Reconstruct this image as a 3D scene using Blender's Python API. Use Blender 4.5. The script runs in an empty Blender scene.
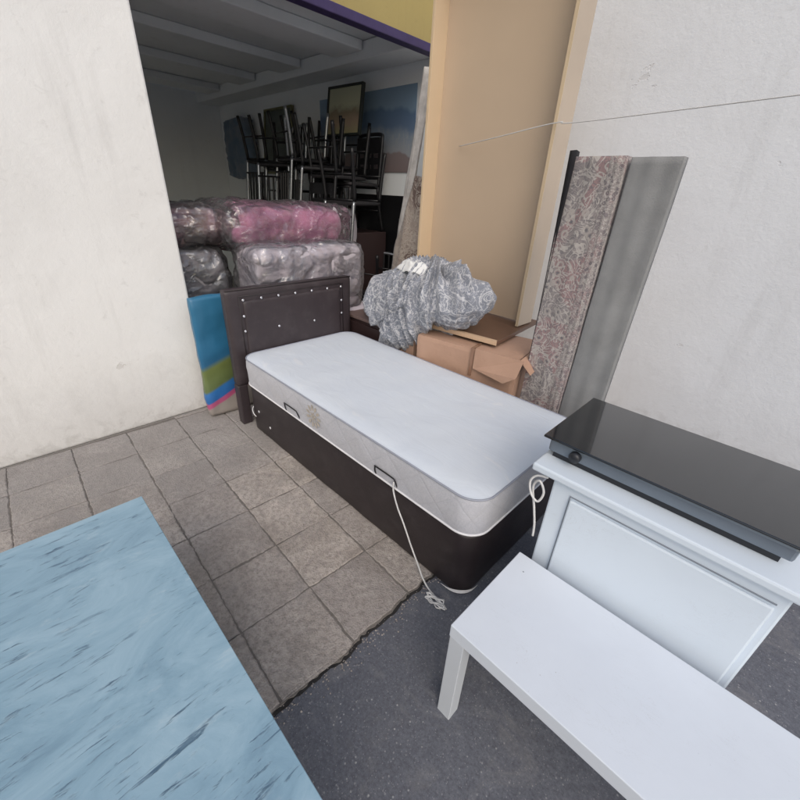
import bpy, bmesh, math, random
from mathutils import Vector, Matrix, noise
random.seed(7)
scn = bpy.context.scene
C = scn.collection
PI = math.pi
def V(*a): return Vector(a)

# ------------------------------------------------------------------ materials
class NT:
    def __init__(s, name):
        s.m = bpy.data.materials.new(name); s.m.use_nodes = True
        s.t = s.m.node_tree; s.t.nodes.clear()
        s.out = s.n('ShaderNodeOutputMaterial'); s.b = s.n('ShaderNodeBsdfPrincipled')
        s.l(s.b.outputs[0], s.out.inputs[0])
        s.tc = s.n('ShaderNodeTexCoord')
    def n(s, t, **k):
        x = s.t.nodes.new(t)
        for a, b in k.items(): setattr(x, a, b)
        return x
    def l(s, a, b): s.t.links.new(a, b)
    def set(s, i, v):
        if hasattr(v, 'is_linked') or isinstance(v, bpy.types.NodeSocket): s.l(v, i)
        else: i.default_value = v
    def map(s, scale=(1,1,1), rot=(0,0,0), loc=(0,0,0), src='Object'):
        m = s.n('ShaderNodeMapping'); s.l(s.tc.outputs[src], m.inputs[0])
        m.inputs['Scale'].default_value = scale; m.inputs['Rotation'].default_value = rot; m.inputs['Location'].default_value = loc
        return m.outputs[0]
    def noise(s, vec, scale, detail=4, rough=.55, dist=0):
        x = s.n('ShaderNodeTexNoise'); s.l(vec, x.inputs['Vector'])
        x.inputs['Scale'].default_value = scale; x.inputs['Detail'].default_value = detail
        x.inputs['Roughness'].default_value = rough; x.inputs['Distortion'].default_value = dist
        return x.outputs[0]
    def vor(s, vec, scale, feature='F1', out='Distance', rnd=1):
        x = s.n('ShaderNodeTexVoronoi', feature=feature); s.l(vec, x.inputs['Vector'])
        x.inputs['Scale'].default_value = scale; x.inputs['Randomness'].default_value = rnd
        return x.outputs[out]
    def math(s, op, a, b=0., c=0., clamp=False):
        x = s.n('ShaderNodeMath', operation=op); x.use_clamp = clamp
        s.set(x.inputs[0], a); s.set(x.inputs[1], b); s.set(x.inputs[2], c); return x.outputs[0]
    def ramp(s, fac, stops, interp='LINEAR'):
        x = s.n('ShaderNodeValToRGB'); s.l(fac, x.inputs[0]); e = x.color_ramp.elements
        x.color_ramp.interpolation = interp
        while len(e) < len(stops): e.new(.5)
        for k, (p, c) in enumerate(stops):
            e[k].position = p; e[k].color = (c[0], c[1], c[2], 1) if hasattr(c, '__len__') else (c, c, c, 1)
        return x.outputs[0]
    def mix(s, f, a, b, mode='MIX'):
        x = s.n('ShaderNodeMix', data_type='RGBA', blend_type=mode)
        s.set(x.inputs[0], f)
        for i, v in ((6, a), (7, b)):
            if isinstance(v, tuple) and len(v) == 3: v = v + (1,)
            s.set(x.inputs[i], v)
        return x.outputs[2]
    def sep(s, vec):
        x = s.n('ShaderNodeSeparateXYZ'); s.l(vec, x.inputs[0]); return x.outputs
    def bump(s, h, strength=.3, dist=.01, normal=None):
        x = s.n('ShaderNodeBump'); s.l(h, x.inputs['Height'])
        x.inputs['Strength'].default_value = strength; x.inputs['Distance'].default_value = dist
        if normal is not None: s.l(normal, x.inputs['Normal'])
        return x.outputs[0]
    def fin(s, col=None, rough=None, normal=None, metal=None, **k):
        for nm, v in (('Base Color', col), ('Roughness', rough), ('Normal', normal), ('Metallic', metal)):
            if v is None: continue
            if isinstance(v, tuple) and len(v) == 3: v = v + (1,)
            s.set(s.b.inputs[nm], v)
        for a, v in k.items(): s.set(s.b.inputs[a.replace('_', ' ')], v)
        return s.m

def simple(name, col, rough=.5, metal=0, var=.12, scale=12, bump=.08, bscale=120, **k):
    t = NT(name); v = t.map()
    n = t.noise(v, scale, 5, .6)
    c = t.mix(n, tuple(x*(1-var*1.6) for x in col), tuple(min(1, x*(1+var)) for x in col))
    r = t.math('MULTIPLY_ADD', t.noise(v, scale*2.3, 4), .2, rough-.1, clamp=True)
    return t.fin(c, r, t.bump(t.noise(v, bscale, 3), bump, .003), float(metal), **k)

def plaster(name, col, dirt=(.3,.28,.25), dirty=.5, rough=.85):
    t = NT(name); v = t.map(src='Object')
    n1 = t.noise(v, 1.3, 6, .6, .6); n2 = t.noise(t.map((3,3,.35)), 2.2, 7, .68); n3 = t.noise(t.map(loc=(7,3,1)), 11, 6, .7, .5)
    c = t.mix(t.math('MULTIPLY', t.ramp(n1, [(.42,0),(.75,1)]), dirty*.45), col, dirt)
    z = t.sep(v)[2]
    low = t.math('MULTIPLY', t.ramp(t.math('ADD', z, t.math('MULTIPLY', n3, .55)), [(.22,1),(.36,.45),(.8,0)]), min(1, dirty*1.7))
    c = t.mix(low, c, tuple(x*.85 for x in dirt))
    c = t.mix(t.math('MULTIPLY', t.ramp(n2, [(.55,0),(.75,1)]), dirty*.5), c, tuple(x*.8 for x in dirt))
    c = t.mix(t.math('MULTIPLY', t.ramp(n3, [(.60,0),(.68,1)]), dirty*.35), c, tuple(x*.8 for x in dirt))
    crk = t.ramp(t.math('ABSOLUTE', t.math('SUBTRACT', t.noise(t.map(loc=(2,5,3)), 1.1, 5, .62, 1.2), .5)), [(0,1),(.0022,0)])
    crk = t.math('MULTIPLY', crk, t.ramp(t.noise(t.map(loc=(1,9,4)), 1.0, 2), [(.5,0),(.56,1)]))
    c = t.mix(t.math('MULTIPLY', crk, .0), c, (.12,.11,.1))
    flake = t.ramp(t.noise(t.map(loc=(4,4,9)), 3.1, 6, .6, .4), [(.69,0),(.70,1)])
    c = t.mix(t.math('MULTIPLY', flake, dirty), c, tuple(x*1.2 for x in dirt))
    h = t.math('ADD', t.noise(v, 35, 6, .7), t.math('SUBTRACT', t.math('MULTIPLY', t.noise(v, 4, 3), 2), t.math('ADD', t.math('MULTIPLY', crk, 0.), t.math('MULTIPLY', flake, .8))))
    return t.fin(c, rough, t.bump(h, .4, .006))

def wrap_mat(name, col, col2, seed=0., strong=1.):
    t = NT(name); v = t.map(loc=(seed, seed*.7, 0))
    c = t.mix(t.ramp(t.noise(v, 3.2, 4, .6, .8), [(.38,0),(.62,1)]), col, col2)
    fold = t.noise(t.map((1.2,1,.7), (.6,.1,.9), (seed,2,0)), 7, 3, .5, 1.2)
    return t.fin(c, .75, t.bump(t.math('ADD', fold, t.math('MULTIPLY', t.noise(v, 220, 2), .1)), .35, .01), Sheen_Weight=.2)
def film_mat():
    """thin clear packing film: mostly see-through, sharp glints on its creases"""
    t = NT('clear_packing_film'); v = t.map((1,1,1.3), (.3,.2,.4))
    w = t.n('ShaderNodeTexNoise'); t.l(v, w.inputs['Vector']); w.inputs['Scale'].default_value = 3.5; w.inputs['Detail'].default_value = 3
    sc = t.n('ShaderNodeVectorMath', operation='SCALE'); t.l(w.outputs['Color'], sc.inputs[0]); sc.inputs['Scale'].default_value = .35
    ad = t.n('ShaderNodeVectorMath', operation='ADD'); t.l(v, ad.inputs[0]); t.l(sc.outputs[0], ad.inputs[1])
    h = t.math('ADD', t.vor(ad.outputs[0], 7), t.math('MULTIPLY', t.vor(ad.outputs[0], 19), .25))
    nrm = t.bump(h, .9, .028)
    gl = t.n('ShaderNodeBsdfGlossy'); gl.inputs['Roughness'].default_value = .07; gl.inputs['Color'].default_value = (1,1,1,1); t.l(nrm, gl.inputs['Normal'])
    tr = t.n('ShaderNodeBsdfTransparent'); tr.inputs['Color'].default_value = (.96,.96,.965,1)
    fr = t.n('ShaderNodeFresnel'); fr.inputs['IOR'].default_value = 1.5; t.l(nrm, fr.inputs['Normal'])
    mx = t.n('ShaderNodeMixShader'); t.l(t.math('MULTIPLY_ADD', fr.outputs[0], 1.05, .03, clamp=True), mx.inputs[0]); t.l(tr.outputs[0], mx.inputs[1]); t.l(gl.outputs[0], mx.inputs[2])
    df = t.n('ShaderNodeBsdfDiffuse'); df.inputs['Color'].default_value = (.8,.8,.82,1); t.l(nrm, df.inputs['Normal'])
    cr = t.ramp(t.vor(ad.outputs[0], 7, 'DISTANCE_TO_EDGE'), [(0,.10),(.03,.06),(.08,.04)])
    m2 = t.n('ShaderNodeMixShader'); t.l(cr, m2.inputs[0]); t.l(mx.outputs[0], m2.inputs[1]); t.l(df.outputs[0], m2.inputs[2])
    t.l(m2.outputs[0], t.out.inputs[0]); return t.m

M = {}
def mk_materials():
    # mattress top: quilted knit
    t = NT('mattress_knit'); v = t.map()
    w = t.noise(t.map((1,1,1)), 5, 3, .5, .4)
    fine = t.noise(v, 420, 2, .5)
    wr = t.noise(t.map((1.6,4,1), (0,0,.5)), 2.4, 3, .5, 1.6)
    ve = t.vor(t.map((1,1,1), (0,0,.6)), 9, 'SMOOTH_F1')
    c = t.mix(w, (.58,.64,.73), (.65,.70,.76))
    c = t.mix(t.math('MULTIPLY', t.ramp(wr, [(.62,0),(.7,1)]), .25), c, (.82,.82,.82))
    h = t.math('ADD', t.math('MULTIPLY', wr, 1.1), t.math('ADD', t.math('MULTIPLY', ve, .35), t.math('MULTIPLY', fine, .12)))
    M['knit'] = t.fin(c, .62, t.bump(h, .26, .012), Sheen_Weight=.25)
    # mattress border fabric, damask
    t = NT('mattress_border'); v = t.map()
    d = t.noise(t.map((1,1,1)), 26, 3, .5, 3.5)
    dm = t.ramp(t.math('ABSOLUTE', t.math('SUBTRACT', d, .5)), [(.02,0),(.06,1)])
    q = t.noise(v, 7, 3)
    c = t.mix(dm, (.52,.53,.585), (.45,.465,.52))
    c = t.mix(t.math('MULTIPLY', q, .35), c, (.52,.51,.52))
    sx, sy, sz = t.sep(v)
    u = t.math('ADD', sx, sy)
    def dl(sg):
        f = t.math('FRACT', t.math('MULTIPLY', t.math('ADD', u, t.math('MULTIPLY', sz, sg)), 5.2))
        return t.ramp(t.math('ABSOLUTE', t.math('SUBTRACT', f, .5)), [(0,1),(.03,.3),(.10,0)])
    qu = t.math('MAXIMUM', dl(1.15), dl(-1.15))
    c = t.mix(t.math('MULTIPLY', qu, .16), c, (.30,.31,.36))
    q = t.math('SUBTRACT', q, t.math('MULTIPLY', qu, .4))
    M['border'] = t.fin(c, .5, t.bump(t.math('ADD', t.math('MULTIPLY', dm, .15), t.math('ADD', q, t.math('MULTIPLY', t.noise(v, 400, 2), .12))), .4, .008), Sheen_Weight=.2)
    M['piping'] = simple('piping', (.30,.32,.38), .5, bscale=300)
    M['white_piping'] = simple('white_piping', (.72,.72,.74), .5, bscale=300)
    M['gold'] = simple('faded_gold_thread', (.50,.455,.40), .6, var=.3, scale=60, bump=.5, bscale=400)
    # dark leatherette
    def leather(name, col, rough):
        t = NT(name); v = t.map()
        g = t.vor(v, 260, 'DISTANCE_TO_EDGE'); n = t.noise(v, 3, 5, .6)
        c = t.mix(n, tuple(x*.75 for x in col), tuple(x*1.35 for x in col))
        dust = t.math('MULTIPLY', t.ramp(t.noise(v, 9, 6, .7), [(.5,0),(.8,1)]), .12)
        c = t.mix(dust, c, (.22,.2,.2))
        h = t.math('ADD', t.ramp(g, [(0,0),(.12,1)]), t.math('MULTIPLY', t.noise(t.map((1,1,2)), 5, 3), 3))
        return t.fin(c, t.math('MULTIPLY_ADD', n, .2, rough-.1), t.bump(h, .22, .003))
    M['leather'] = leather('dark_brown_leatherette', (.038,.029,.033), .42)
    M['leather_base'] = leather('black_brown_leatherette', (.024,.018,.020), .42)
    M['crystal'] = simple('crystal_stud', (.75,.75,.8), .12, .7, bump=0)
    M['wire'] = simple('dark_wire', (.05,.05,.055), .35, .8)
    M['cord'] = simple('white_cord', (.62,.62,.62), .7, bump=.4, bscale=500)
    # paving
    t = NT('concrete_paver'); v = t.map()
    at = t.n('ShaderNodeAttribute', attribute_name='tone').outputs['Fac']
    n = t.noise(v, 3.2, 8, .68, .6); n2 = t.noise(v, 42, 8, .8); sp = t.vor(v, 150); sp2 = t.vor(t.map(loc=(3,1,0)), 62)
    c = t.mix(t.ramp(n, [(.34,0),(.64,1)]), (.37,.325,.29), (.58,.52,.475))
    c = t.mix(t.math('MULTIPLY', at, .9), t.mix(1., c, (.76,.77,.80), 'MULTIPLY'), c)
    c = t.mix(t.ramp(n2, [(.40,.6),(.54,0)]), c, (.185,.165,.15))
    c = t.mix(t.ramp(n2, [(.60,0),(.74,.5)]), c, (.55,.52,.49))
    c = t.mix(t.ramp(sp, [(.08,.55),(.2,0)]), c, (.54,.52,.49))
    c = t.mix(t.math('MULTIPLY', t.ramp(sp2, [(.05,1),(.13,0)]), t.ramp(t.noise(v, 5, 3), [(.45,0),(.6,1)])), c, (.12,.11,.1))
    c = t.mix(t.ramp(t.noise(v, 8.5, 6, .75, 1.2), [(.52,0),(.68,.6)]), c, (.27,.245,.228))
    c = t.mix(t.ramp(t.noise(t.map(loc=(9,2,0)), 2.1, 5, .7, 1.5), [(.5,0),(.7,.55)]), c, (.30,.28,.27))
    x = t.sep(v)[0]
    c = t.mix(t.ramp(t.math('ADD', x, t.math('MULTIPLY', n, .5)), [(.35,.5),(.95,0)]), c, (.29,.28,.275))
    h = t.math('ADD', t.math('MULTIPLY', n2, 1.4), t.math('ADD', t.math('MULTIPLY', sp, .7), t.math('MULTIPLY', n, 3)))
    M['paver'] = t.fin(c, .92, t.bump(h, .75, .006), Specular_IOR_Level=.3)
    t = NT('joint_dirt'); v = t.map()
    n = t.noise(v, 30, 6, .75)
    M['joint'] = t.fin(t.mix(n, (.09,.08,.073), (.26,.235,.215)), .95, t.bump(t.noise(v, 120, 4), .8, .008))
    M['gap'] = simple('dark_gap_soil', (.03,.028,.028), .95, var=.6, scale=40, bump=.9, bscale=150)
    # asphalt
    t = NT('asphalt'); v = t.map()
    n = t.noise(v, 1.1, 7, .62, .5); fine = t.noise(v, 95, 6, .85); mid = t.noise(v, 28, 5, .7)
    def flecks(sc, lo, hi, frac):
        g = t.n('ShaderNodeTexVoronoi'); t.l(v, g.inputs['Vector']); g.inputs['Scale'].default_value = sc
        pick = t.ramp(t.sep(g.outputs['Color'])[0], [(1-frac,0),(1-frac+.02,1)])
        tone = t.sep(g.outputs['Color'])[1]
        return t.math('MULTIPLY', t.math('MULTIPLY', t.ramp(g.outputs['Distance'], [(lo,1),(hi,0)]), pick), tone)
    f1 = flecks(95, .16, .36, .16); f2 = flecks(45, .08, .2, .10); f3 = flecks(190, .2, .42, .25)
    c = t.mix(t.ramp(n, [(.3,0),(.7,1)]), (.115,.122,.148), (.175,.183,.212))
    c = t.mix(t.ramp(mid, [(.38,.4),(.58,0)]), c, (.085,.09,.11))
    c = t.mix(t.ramp(fine, [(.40,.55),(.58,0)]), c, (.06,.063,.078))
    c = t.mix(t.math('MULTIPLY', f3, .55), c, (.36,.36,.38))
    patch = t.ramp(t.noise(v, 7, 5, .6), [(.42,.25),(.60,1)])
    c = t.mix(t.math('MULTIPLY', t.math('MULTIPLY', f1, patch), .7), c, (.56,.56,.56))
    c = t.mix(t.math('MULTIPLY', t.math('MULTIPLY', f2, patch), .6), c, (.6,.59,.57))
    dust = t.ramp(t.noise(v, 3.8, 7, .72, 1.4), [(.52,0),(.74,.5)])
    c = t.mix(dust, c, (.27,.262,.262))
    sc_ = t.ramp(t.math('ABSOLUTE', t.math('SUBTRACT', t.noise(v, 2.3, 4, .6, 2.5), .5)), [(0,.5),(.006,0)])
    
    h = t.math('ADD', fine, t.math('ADD', t.math('MULTIPLY', mid, .6), t.math('MULTIPLY', f1, .5)))
    M['asphalt'] = t.fin(c, .93, t.bump(h, .45, .004), Specular_IOR_Level=.25)
    t = NT('shop_floor'); v = t.map(); n = t.noise(v, 3, 6, .65)
    M['floor'] = t.fin(t.mix(n, (.2,.19,.18), (.34,.32,.30)), .75, t.bump(t.noise(v, 60, 4), .3, .004))
    # blue board
    t = NT('blue_marbled_board'); v = t.map((2.2,1.1,1), (0,0,.42))
    a = t.noise(v, 3.0, 7, .68, .8)
    c = t.ramp(a, [(.30,(.19,.31,.41)),(.46,(.245,.385,.49)),(.6,(.30,.445,.55)),(.75,(.39,.52,.61))])
    gate = t.ramp(t.noise(t.map((2,1.2,1), loc=(5,2,0)), 3.4, 4), [(.45,0),(.6,1)])
    def strokes(sx_, sy_, off, lo):
        k = t.noise(t.map((sx_,sy_,1), (0,0,.30), (off,1,0)), 3, 6, .66, .35)
        return t.ramp(k, [(lo-.03,1),(lo,.5),(lo+.03,0)])
    k1 = t.math('MULTIPLY', strokes(15, 2.0, 3, .385), gate); k2 = t.math('MULTIPLY', strokes(34, 4.5, 8, .38), t.ramp(a, [(.42,1),(.56,0)]))
    c = t.mix(t.math('MULTIPLY', k1, .85), c, (.035,.085,.15)); c = t.mix(t.math('MULTIPLY', k2, .7), c, (.05,.11,.18))
    c = t.mix(t.ramp(t.noise(t.map((9,3,1), (0,0,.4)), 3, 6, .7), [(.6,0),(.78,.4)]), c, (.55,.64,.68))
    M['blue'] = t.fin(c, .4, t.bump(t.math('SUBTRACT', a, t.math('MULTIPLY', t.math('ADD', k1, k2), .6)), .45, .004))
    M['blue_edge'] = simple('blue_edge', (.2,.34,.45), .5)
    def white_paint(name, col, rough):
        t = NT(name); v = t.map(); n = t.noise(v, 2.2, 6, .65)
        c = t.mix(t.ramp(n, [(.4,0),(.75,.5)]), col, tuple(x*.86 for x in col))
        sc = t.ramp(t.math('ABSOLUTE', t.math('SUBTRACT', t.noise(t.map((1,3.5,2), (.2,.1,.7)), 5, 6, .75, 1.1), .5)), [(0,.8),(.004,0)])
        g = t.ramp(t.noise(t.map(loc=(3,3,3)), 4, 3), [(.5,0),(.62,1)])
        c = t.mix(t.math('MULTIPLY', t.math('MULTIPLY', sc, g), .45), c, (.35,.35,.36))
        sp = t.ramp(t.vor(v, 38), [(.03,.6),(.07,0)]); g2 = t.ramp(t.noise(v, 6, 4), [(.55,0),(.65,1)])
        c = t.mix(t.math('MULTIPLY', sp, g2), c, (.3,.3,.3))
        return t.fin(c, t.math('MULTIPLY_ADD', n, .35, rough-.15), t.bump(t.noise(v, 30, 3), .05, .002))
    M['white_lac'] = white_paint('white_lacquer', (.665,.715,.79), .38)
    M['white_leg'] = white_paint('white_foil_leg', (.58,.62,.67), .42)
    M['white_enamel'] = white_paint('white_enamel', (.68,.76,.85), .35)
    M['enamel_line'] = simple('seam_shadow', (.25,.28,.33), .6)
    M['glass_black'] = simple('black_glass', (.008,.009,.012), .1, bump=0, Coat_Weight=1.)
    M['hob_grey'] = simple('grey_steel', (.20,.235,.28), .38, .4)
    M['knob'] = simple('dark_plastic', (.02,.022,.028), .4)
    # tan wardrobe
    def wood(name, col, rough=.5, s=1.):
        t = NT(name); g = t.noise(t.map((7*s,7*s,.5*s)), 4, 6, .6, .5); f = t.noise(t.map((60,60,2)), 3, 4, .6)
        b = t.noise(t.map(), 1.2, 3)
        c = t.mix(g, tuple(x*.86 for x in col), tuple(min(1,x*1.1) for x in col))
        c = t.mix(t.math('MULTIPLY', f, .25), c, tuple(x*.72 for x in col))
        c = t.mix(t.math('MULTIPLY', b, .25), c, tuple(x*.8 for x in col))
        return t.fin(c, rough, t.bump(f, .1, .002))
    M['tan_back'] = simple('tan_hardboard', (.53,.415,.305), .5, var=.07, scale=1.4, bump=.05, bscale=90)
    M['tan_side'] = simple('pale_wood_side', (.64,.50,.345), .5, var=.08, scale=2, bump=.05); M['tan_shaded'] = simple('shaded_outer_side', (.50,.42,.34), .55, var=.12, scale=2, bump=.05)  # outer side is a greyer tan, its shade put into the colour
    M['tan_edge'] = wood('pale_wood_edge', (.62,.49,.33), .55)
    M['brown_board'] = wood('brown_board', (.13,.07,.045), .4)
    M['board_edge'] = wood('pale_board_edge', (.60,.43,.29), .6)
    M['dark_wood'] = wood('dark_brown_wood', (.035,.02,.02), .45)
    M['dark_top'] = wood('worn_wood_top', (.16,.11,.10), .6)
    # cardboard
    t = NT('cardboard'); v = t.map(); n = t.noise(v, 4, 5, .6); f = t.noise(t.map((90,90,3)), 3, 2)
    c = t.mix(n, (.36,.22,.155), (.48,.31,.225)); c = t.mix(t.ramp(t.noise(v, 14, 5, .7), [(.55,0),(.75,.3)]), c, (.3,.17,.115))
    M['card'] = t.fin(c, .8, t.bump(t.math('ADD', f, t.math('MULTIPLY', t.noise(v, 9, 3), 4)), .25, .005))
    M['tape'] = simple('brown_tape', (.26,.15,.10), .25, bump=.2, bscale=40)
    M['seam'] = simple('cardboard_gap', (.03,.018,.012), .9)
    # gauze with scroll print
    t = NT('scroll_print_fabric'); v = t.map()
    a = t.noise(v, 7.5, 2, .5, 2.6); b = t.noise(t.map(loc=(4,1,2)), 19, 1, .5, 2.0)
    l1 = t.ramp(t.math('ABSOLUTE', t.math('SUBTRACT', a, .5)), [(.012,.62),(.042,0)])
    l2 = t.ramp(t.math('ABSOLUTE', t.math('SUBTRACT', b, .52)), [(.010,.5),(.035,0)])
    ln = t.math('MAXIMUM', l1, l2)
    g = t.noise(v, 5, 4)
    c = t.mix(g, (.15,.165,.20), (.27,.285,.33)); c = t.mix(ln, c, (.66,.66,.68))
    M['gauze'] = t.fin(c, .85, t.bump(t.math('ADD', t.math('MULTIPLY', ln, .3), t.noise(v, 60, 4, .6, 1.5)), .2, .003), Sheen_Weight=.2, Specular_IOR_Level=.2)
    M['gauze_white'] = simple('white_cloth', (.72,.73,.73), .8, var=.15, scale=18, bump=.6, bscale=60)
    # rugs
    def rug(name, cols, s=1., seed=0):
        t = NT(name); v = t.map(loc=(seed,seed*.3,0))
        big = t.noise(v, 3.*s, 2, .5, .6); zone = t.ramp(big, [(.44, 0), (.47, 1), (.56, 1), (.59, 0)])
        vine = t.ramp(t.math('ABSOLUTE', t.math('SUBTRACT', t.noise(v, 15*s, 2, .5, 2.6), .5)), [(.025,1),(.05,0)])
        vine2 = t.ramp(t.math('ABSOLUTE', t.math('SUBTRACT', t.noise(t.map(loc=(seed+5,1,0)), 30*s, 1, .5, 1.8), .5)), [(.02,1),(.05,0)])
        fd = t.vor(v, 19*s); fl = t.ramp(t.math('ABSOLUTE', t.math('SUBTRACT', fd, .27)), [(.05,1),(.09,0)]); core = t.ramp(fd, [(.10,1),(.15,0)])
        c = t.mix(zone, cols[0], cols[1])
        c = t.mix(t.math('MULTIPLY', vine2, .8), c, cols[3]); c = t.mix(vine, c, cols[2])
        c = t.mix(t.math('MULTIPLY', fl, .85), c, cols[4]); c = t.mix(core, c, cols[3])
        c = t.mix(t.math('MULTIPLY', t.noise(v, 60, 4), .35), c, tuple(x*.6 for x in cols[0]))
        return t.fin(c, .9, t.bump(t.math('ADD', t.noise(v, 300, 3), t.math('MULTIPLY', fl, .4)), .5, .003), Sheen_Weight=.2)
    M['rug'] = rug('floral_rug', [(.27,.245,.245),(.30,.20,.205),(.45,.42,.40),(.14,.135,.15),(.39,.36,.34)], .85)
    M['rug_brown'] = rug('brown_rug', [(.36,.31,.27),(.12,.075,.065),(.42,.37,.32),(.22,.17,.15),(.34,.29,.25)], .42, 3)
    M['rug_border'] = rug('rug_border', [(.33,.30,.29),(.33,.25,.25),(.48,.45,.43),(.16,.13,.15),(.15,.13,.15)], 2.0, 1)
    M['rug_back'] = simple('rug_backing', (.26,.265,.27), .9, var=.2, scale=8, bump=.5, bscale=200)
    M['rug_black'] = simple('black_felt', (.012,.012,.016), .9)
    M['rug_pale'] = simple('pale_rug_roll', (.55,.53,.51), .85, var=.35, scale=14, bump=.5)
    M['rug_maroon'] = simple('maroon_rug_roll', (.07,.035,.04), .9, var=.3, scale=10)
    # shop
    M['plaster_white'] = plaster('white_limewash', (.80,.80,.79), (.42,.40,.38), .42)
    M['plaster_blue'] = plaster('cool_white_wall', (.76,.79,.84), (.45,.44,.44), .3)
    M['plaster_in'] = plaster('shop_grey_wall', (.84,.88,.90), (.55,.56,.56), .2)
    M['ceil'] = plaster('painted_ceiling', (.78,.82,.84), (.5,.5,.5), .25)
    M['slot'] = simple('ceiling_joint', (.04,.045,.05), .9)
    M['yellow'] = plaster('yellow_facade', (.36,.29,.115), (.22,.18,.09), .4)
    M['purple'] = simple('purple_trim', (.045,.03,.11), .55, var=.3)
    # posters and pictures
    t = NT('city_poster'); v = t.map(); z = t.sep(v)[2]
    hill = t.math('MULTIPLY', t.noise(t.map((1.2,0,0)), 1.6, 3), .35)
    zz = t.math('ADD', z, hill)
    c = t.ramp(t.math('MULTIPLY_ADD', zz, 1., -.1), [(.0,(.22,.17,.17)),(.25,(.25,.21,.215)),(.27,(.34,.36,.40)),(.42,(.26,.32,.40)),(.5,(.14,.21,.33)),(.62,(.13,.21,.34)),(.66,(.24,.35,.48)),(.9,(.22,.33,.46))])
    bl = t.n('ShaderNodeTexVoronoi'); t.l(t.map((26,1,12)), bl.inputs['Vector']); bl.inputs['Scale'].default_value = 1.6; bl.distance = 'CHEBYCHEV'; bl.inputs['Randomness'].default_value = .6
    city = t.math('MULTIPLY', t.ramp(t.sep(bl.outputs['Color'])[1], [(.6,0),(.75,1)]), t.ramp(zz, [(.38,0),(.40,1),(.52,1),(.58,0)]))
    c = t.mix(t.math('MULTIPLY', city, .6), c, (.34,.37,.40))
    M['poster'] = t.fin(c, .35)
    t = NT('landscape_painting'); v = t.map(); z = t.sep(v)[2]; n = t.noise(v, 9, 5, .6)
    c = t.ramp(t.math('ADD', t.math('MULTIPLY', z, 1.6), t.math('MULTIPLY', n, .3)), [(.1,(.36,.37,.18)),(.35,(.34,.25,.18)),(.5,(.22,.19,.13)),(.62,(.42,.44,.32)),(.95,(.38,.41,.30))])
    M['painting'] = t.fin(c, .4)
    M['frame_dark'] = simple('dark_frame', (.02,.025,.02), .5)
    M['frame_gold'] = simple('dull_gold_frame', (.16,.16,.08), .5)
    M['mirror'] = simple('greenish_panel', (.10,.12,.10), .35, var=.6, scale=7)
    M['bag'] = wrap_mat('blue_plastic_sack', (.10,.16,.24), (.16,.2,.26), 4.)
    M['film'] = film_mat()
    M['sofa_grey'] = wrap_mat('wrapped_grey_fabric', (.42,.39,.435), (.50,.45,.50), 1.)
    M['sofa_dark'] = wrap_mat('wrapped_dark_fabric', (.17,.16,.17), (.27,.25,.265), 2.)
    M['sofa_pink'] = wrap_mat('wrapped_pink_quilt', (.45,.16,.29), (.33,.13,.21), 3.)
    M['sofa_taupe'] = wrap_mat('wrapped_taupe_quilt', (.17,.125,.11), (.26,.14,.16), 5.)
    # striped printed panel
    t = NT('striped_print'); v = t.map(); s3 = t.sep(v)
    zz = t.math('ADD', s3[2], t.math('MULTIPLY', s3[1], -.35))
    c = t.ramp(zz, [(0,(.30,.27,.25)),(.13,(.30,.27,.25)),(.14,(.42,.09,.2)),(.17,(.42,.09,.2)),(.18,(.03,.13,.38)),(.25,(.03,.15,.40)),(.27,(.11,.15,.06)),(.42,(.15,.19,.06)),(.46,(.025,.12,.24)),(.55,(.025,.14,.27)),(.9,(.03,.15,.27))])
    M['stripes'] = t.fin(c, .4, t.bump(t.noise(v, 6, 3), .4, .01))
    # chair metals
    M['chair_black'] = simple('black_metal', (.012,.012,.014), .4, .3)
    M['chair_seat'] = simple('black_seat', (.014,.013,.015), .6)
    M['chrome'] = simple('dull_chrome', (.35,.37,.39), .3, .9)
    M['litter'] = simple('paper_litter', (.7,.7,.7), .8)
mk_materials()

# ------------------------------------------------------------------ geometry helpers
def obj(name, bm, mat, parent=None, smooth=False, bevel=0, seg=2):
    me = bpy.data.meshes.new(name); bmesh.ops.recalc_face_normals(bm, faces=bm.faces); bm.to_mesh(me); bm.free()
    o = bpy.data.objects.new(name, me); C.objects.link(o)
    if mat is not None: me.materials.append(mat)
    if parent is not None: o.parent = parent
    if smooth:
        for p in me.polygons: p.use_smooth = True
    if bevel:
        b = o.modifiers.new('bevel', 'BEVEL'); b.width = bevel; b.segments = seg; b.limit_method = 'ANGLE'; b.angle_limit = .6
        b.harden_normals = False
    return o
def tag(o, label=None, cat=None, group=None, kind=None):
    for k, v in (('label', label), ('category', cat), ('group', group), ('kind', kind)):
        if v: o[k] = v
    return o
def empty(name, loc=(0,0,0), rz=0, **k):
    o = bpy.data.objects.new(name, None); C.objects.link(o); o.location = loc; o.rotation_euler = (0,0,rz)
    o.empty_display_size = .1
    return tag(o, **k)
def box(bm, a, b, mat=None):
    r = bmesh.ops.create_cube(bm, size=1.)
    s = [b[i]-a[i] for i in range(3)]; c = [(a[i]+b[i])/2 for i in range(3)]
    T = Matrix.Translation(c) @ Matrix.Diagonal((*s, 1))
    if mat is not None: T = mat @ T
    bmesh.ops.transform(bm, matrix=T, verts=r['verts']); return bm
def B(*boxes):
    bm = bmesh.new()
    for a, b in boxes: box(bm, a, b)
    return bm
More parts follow.
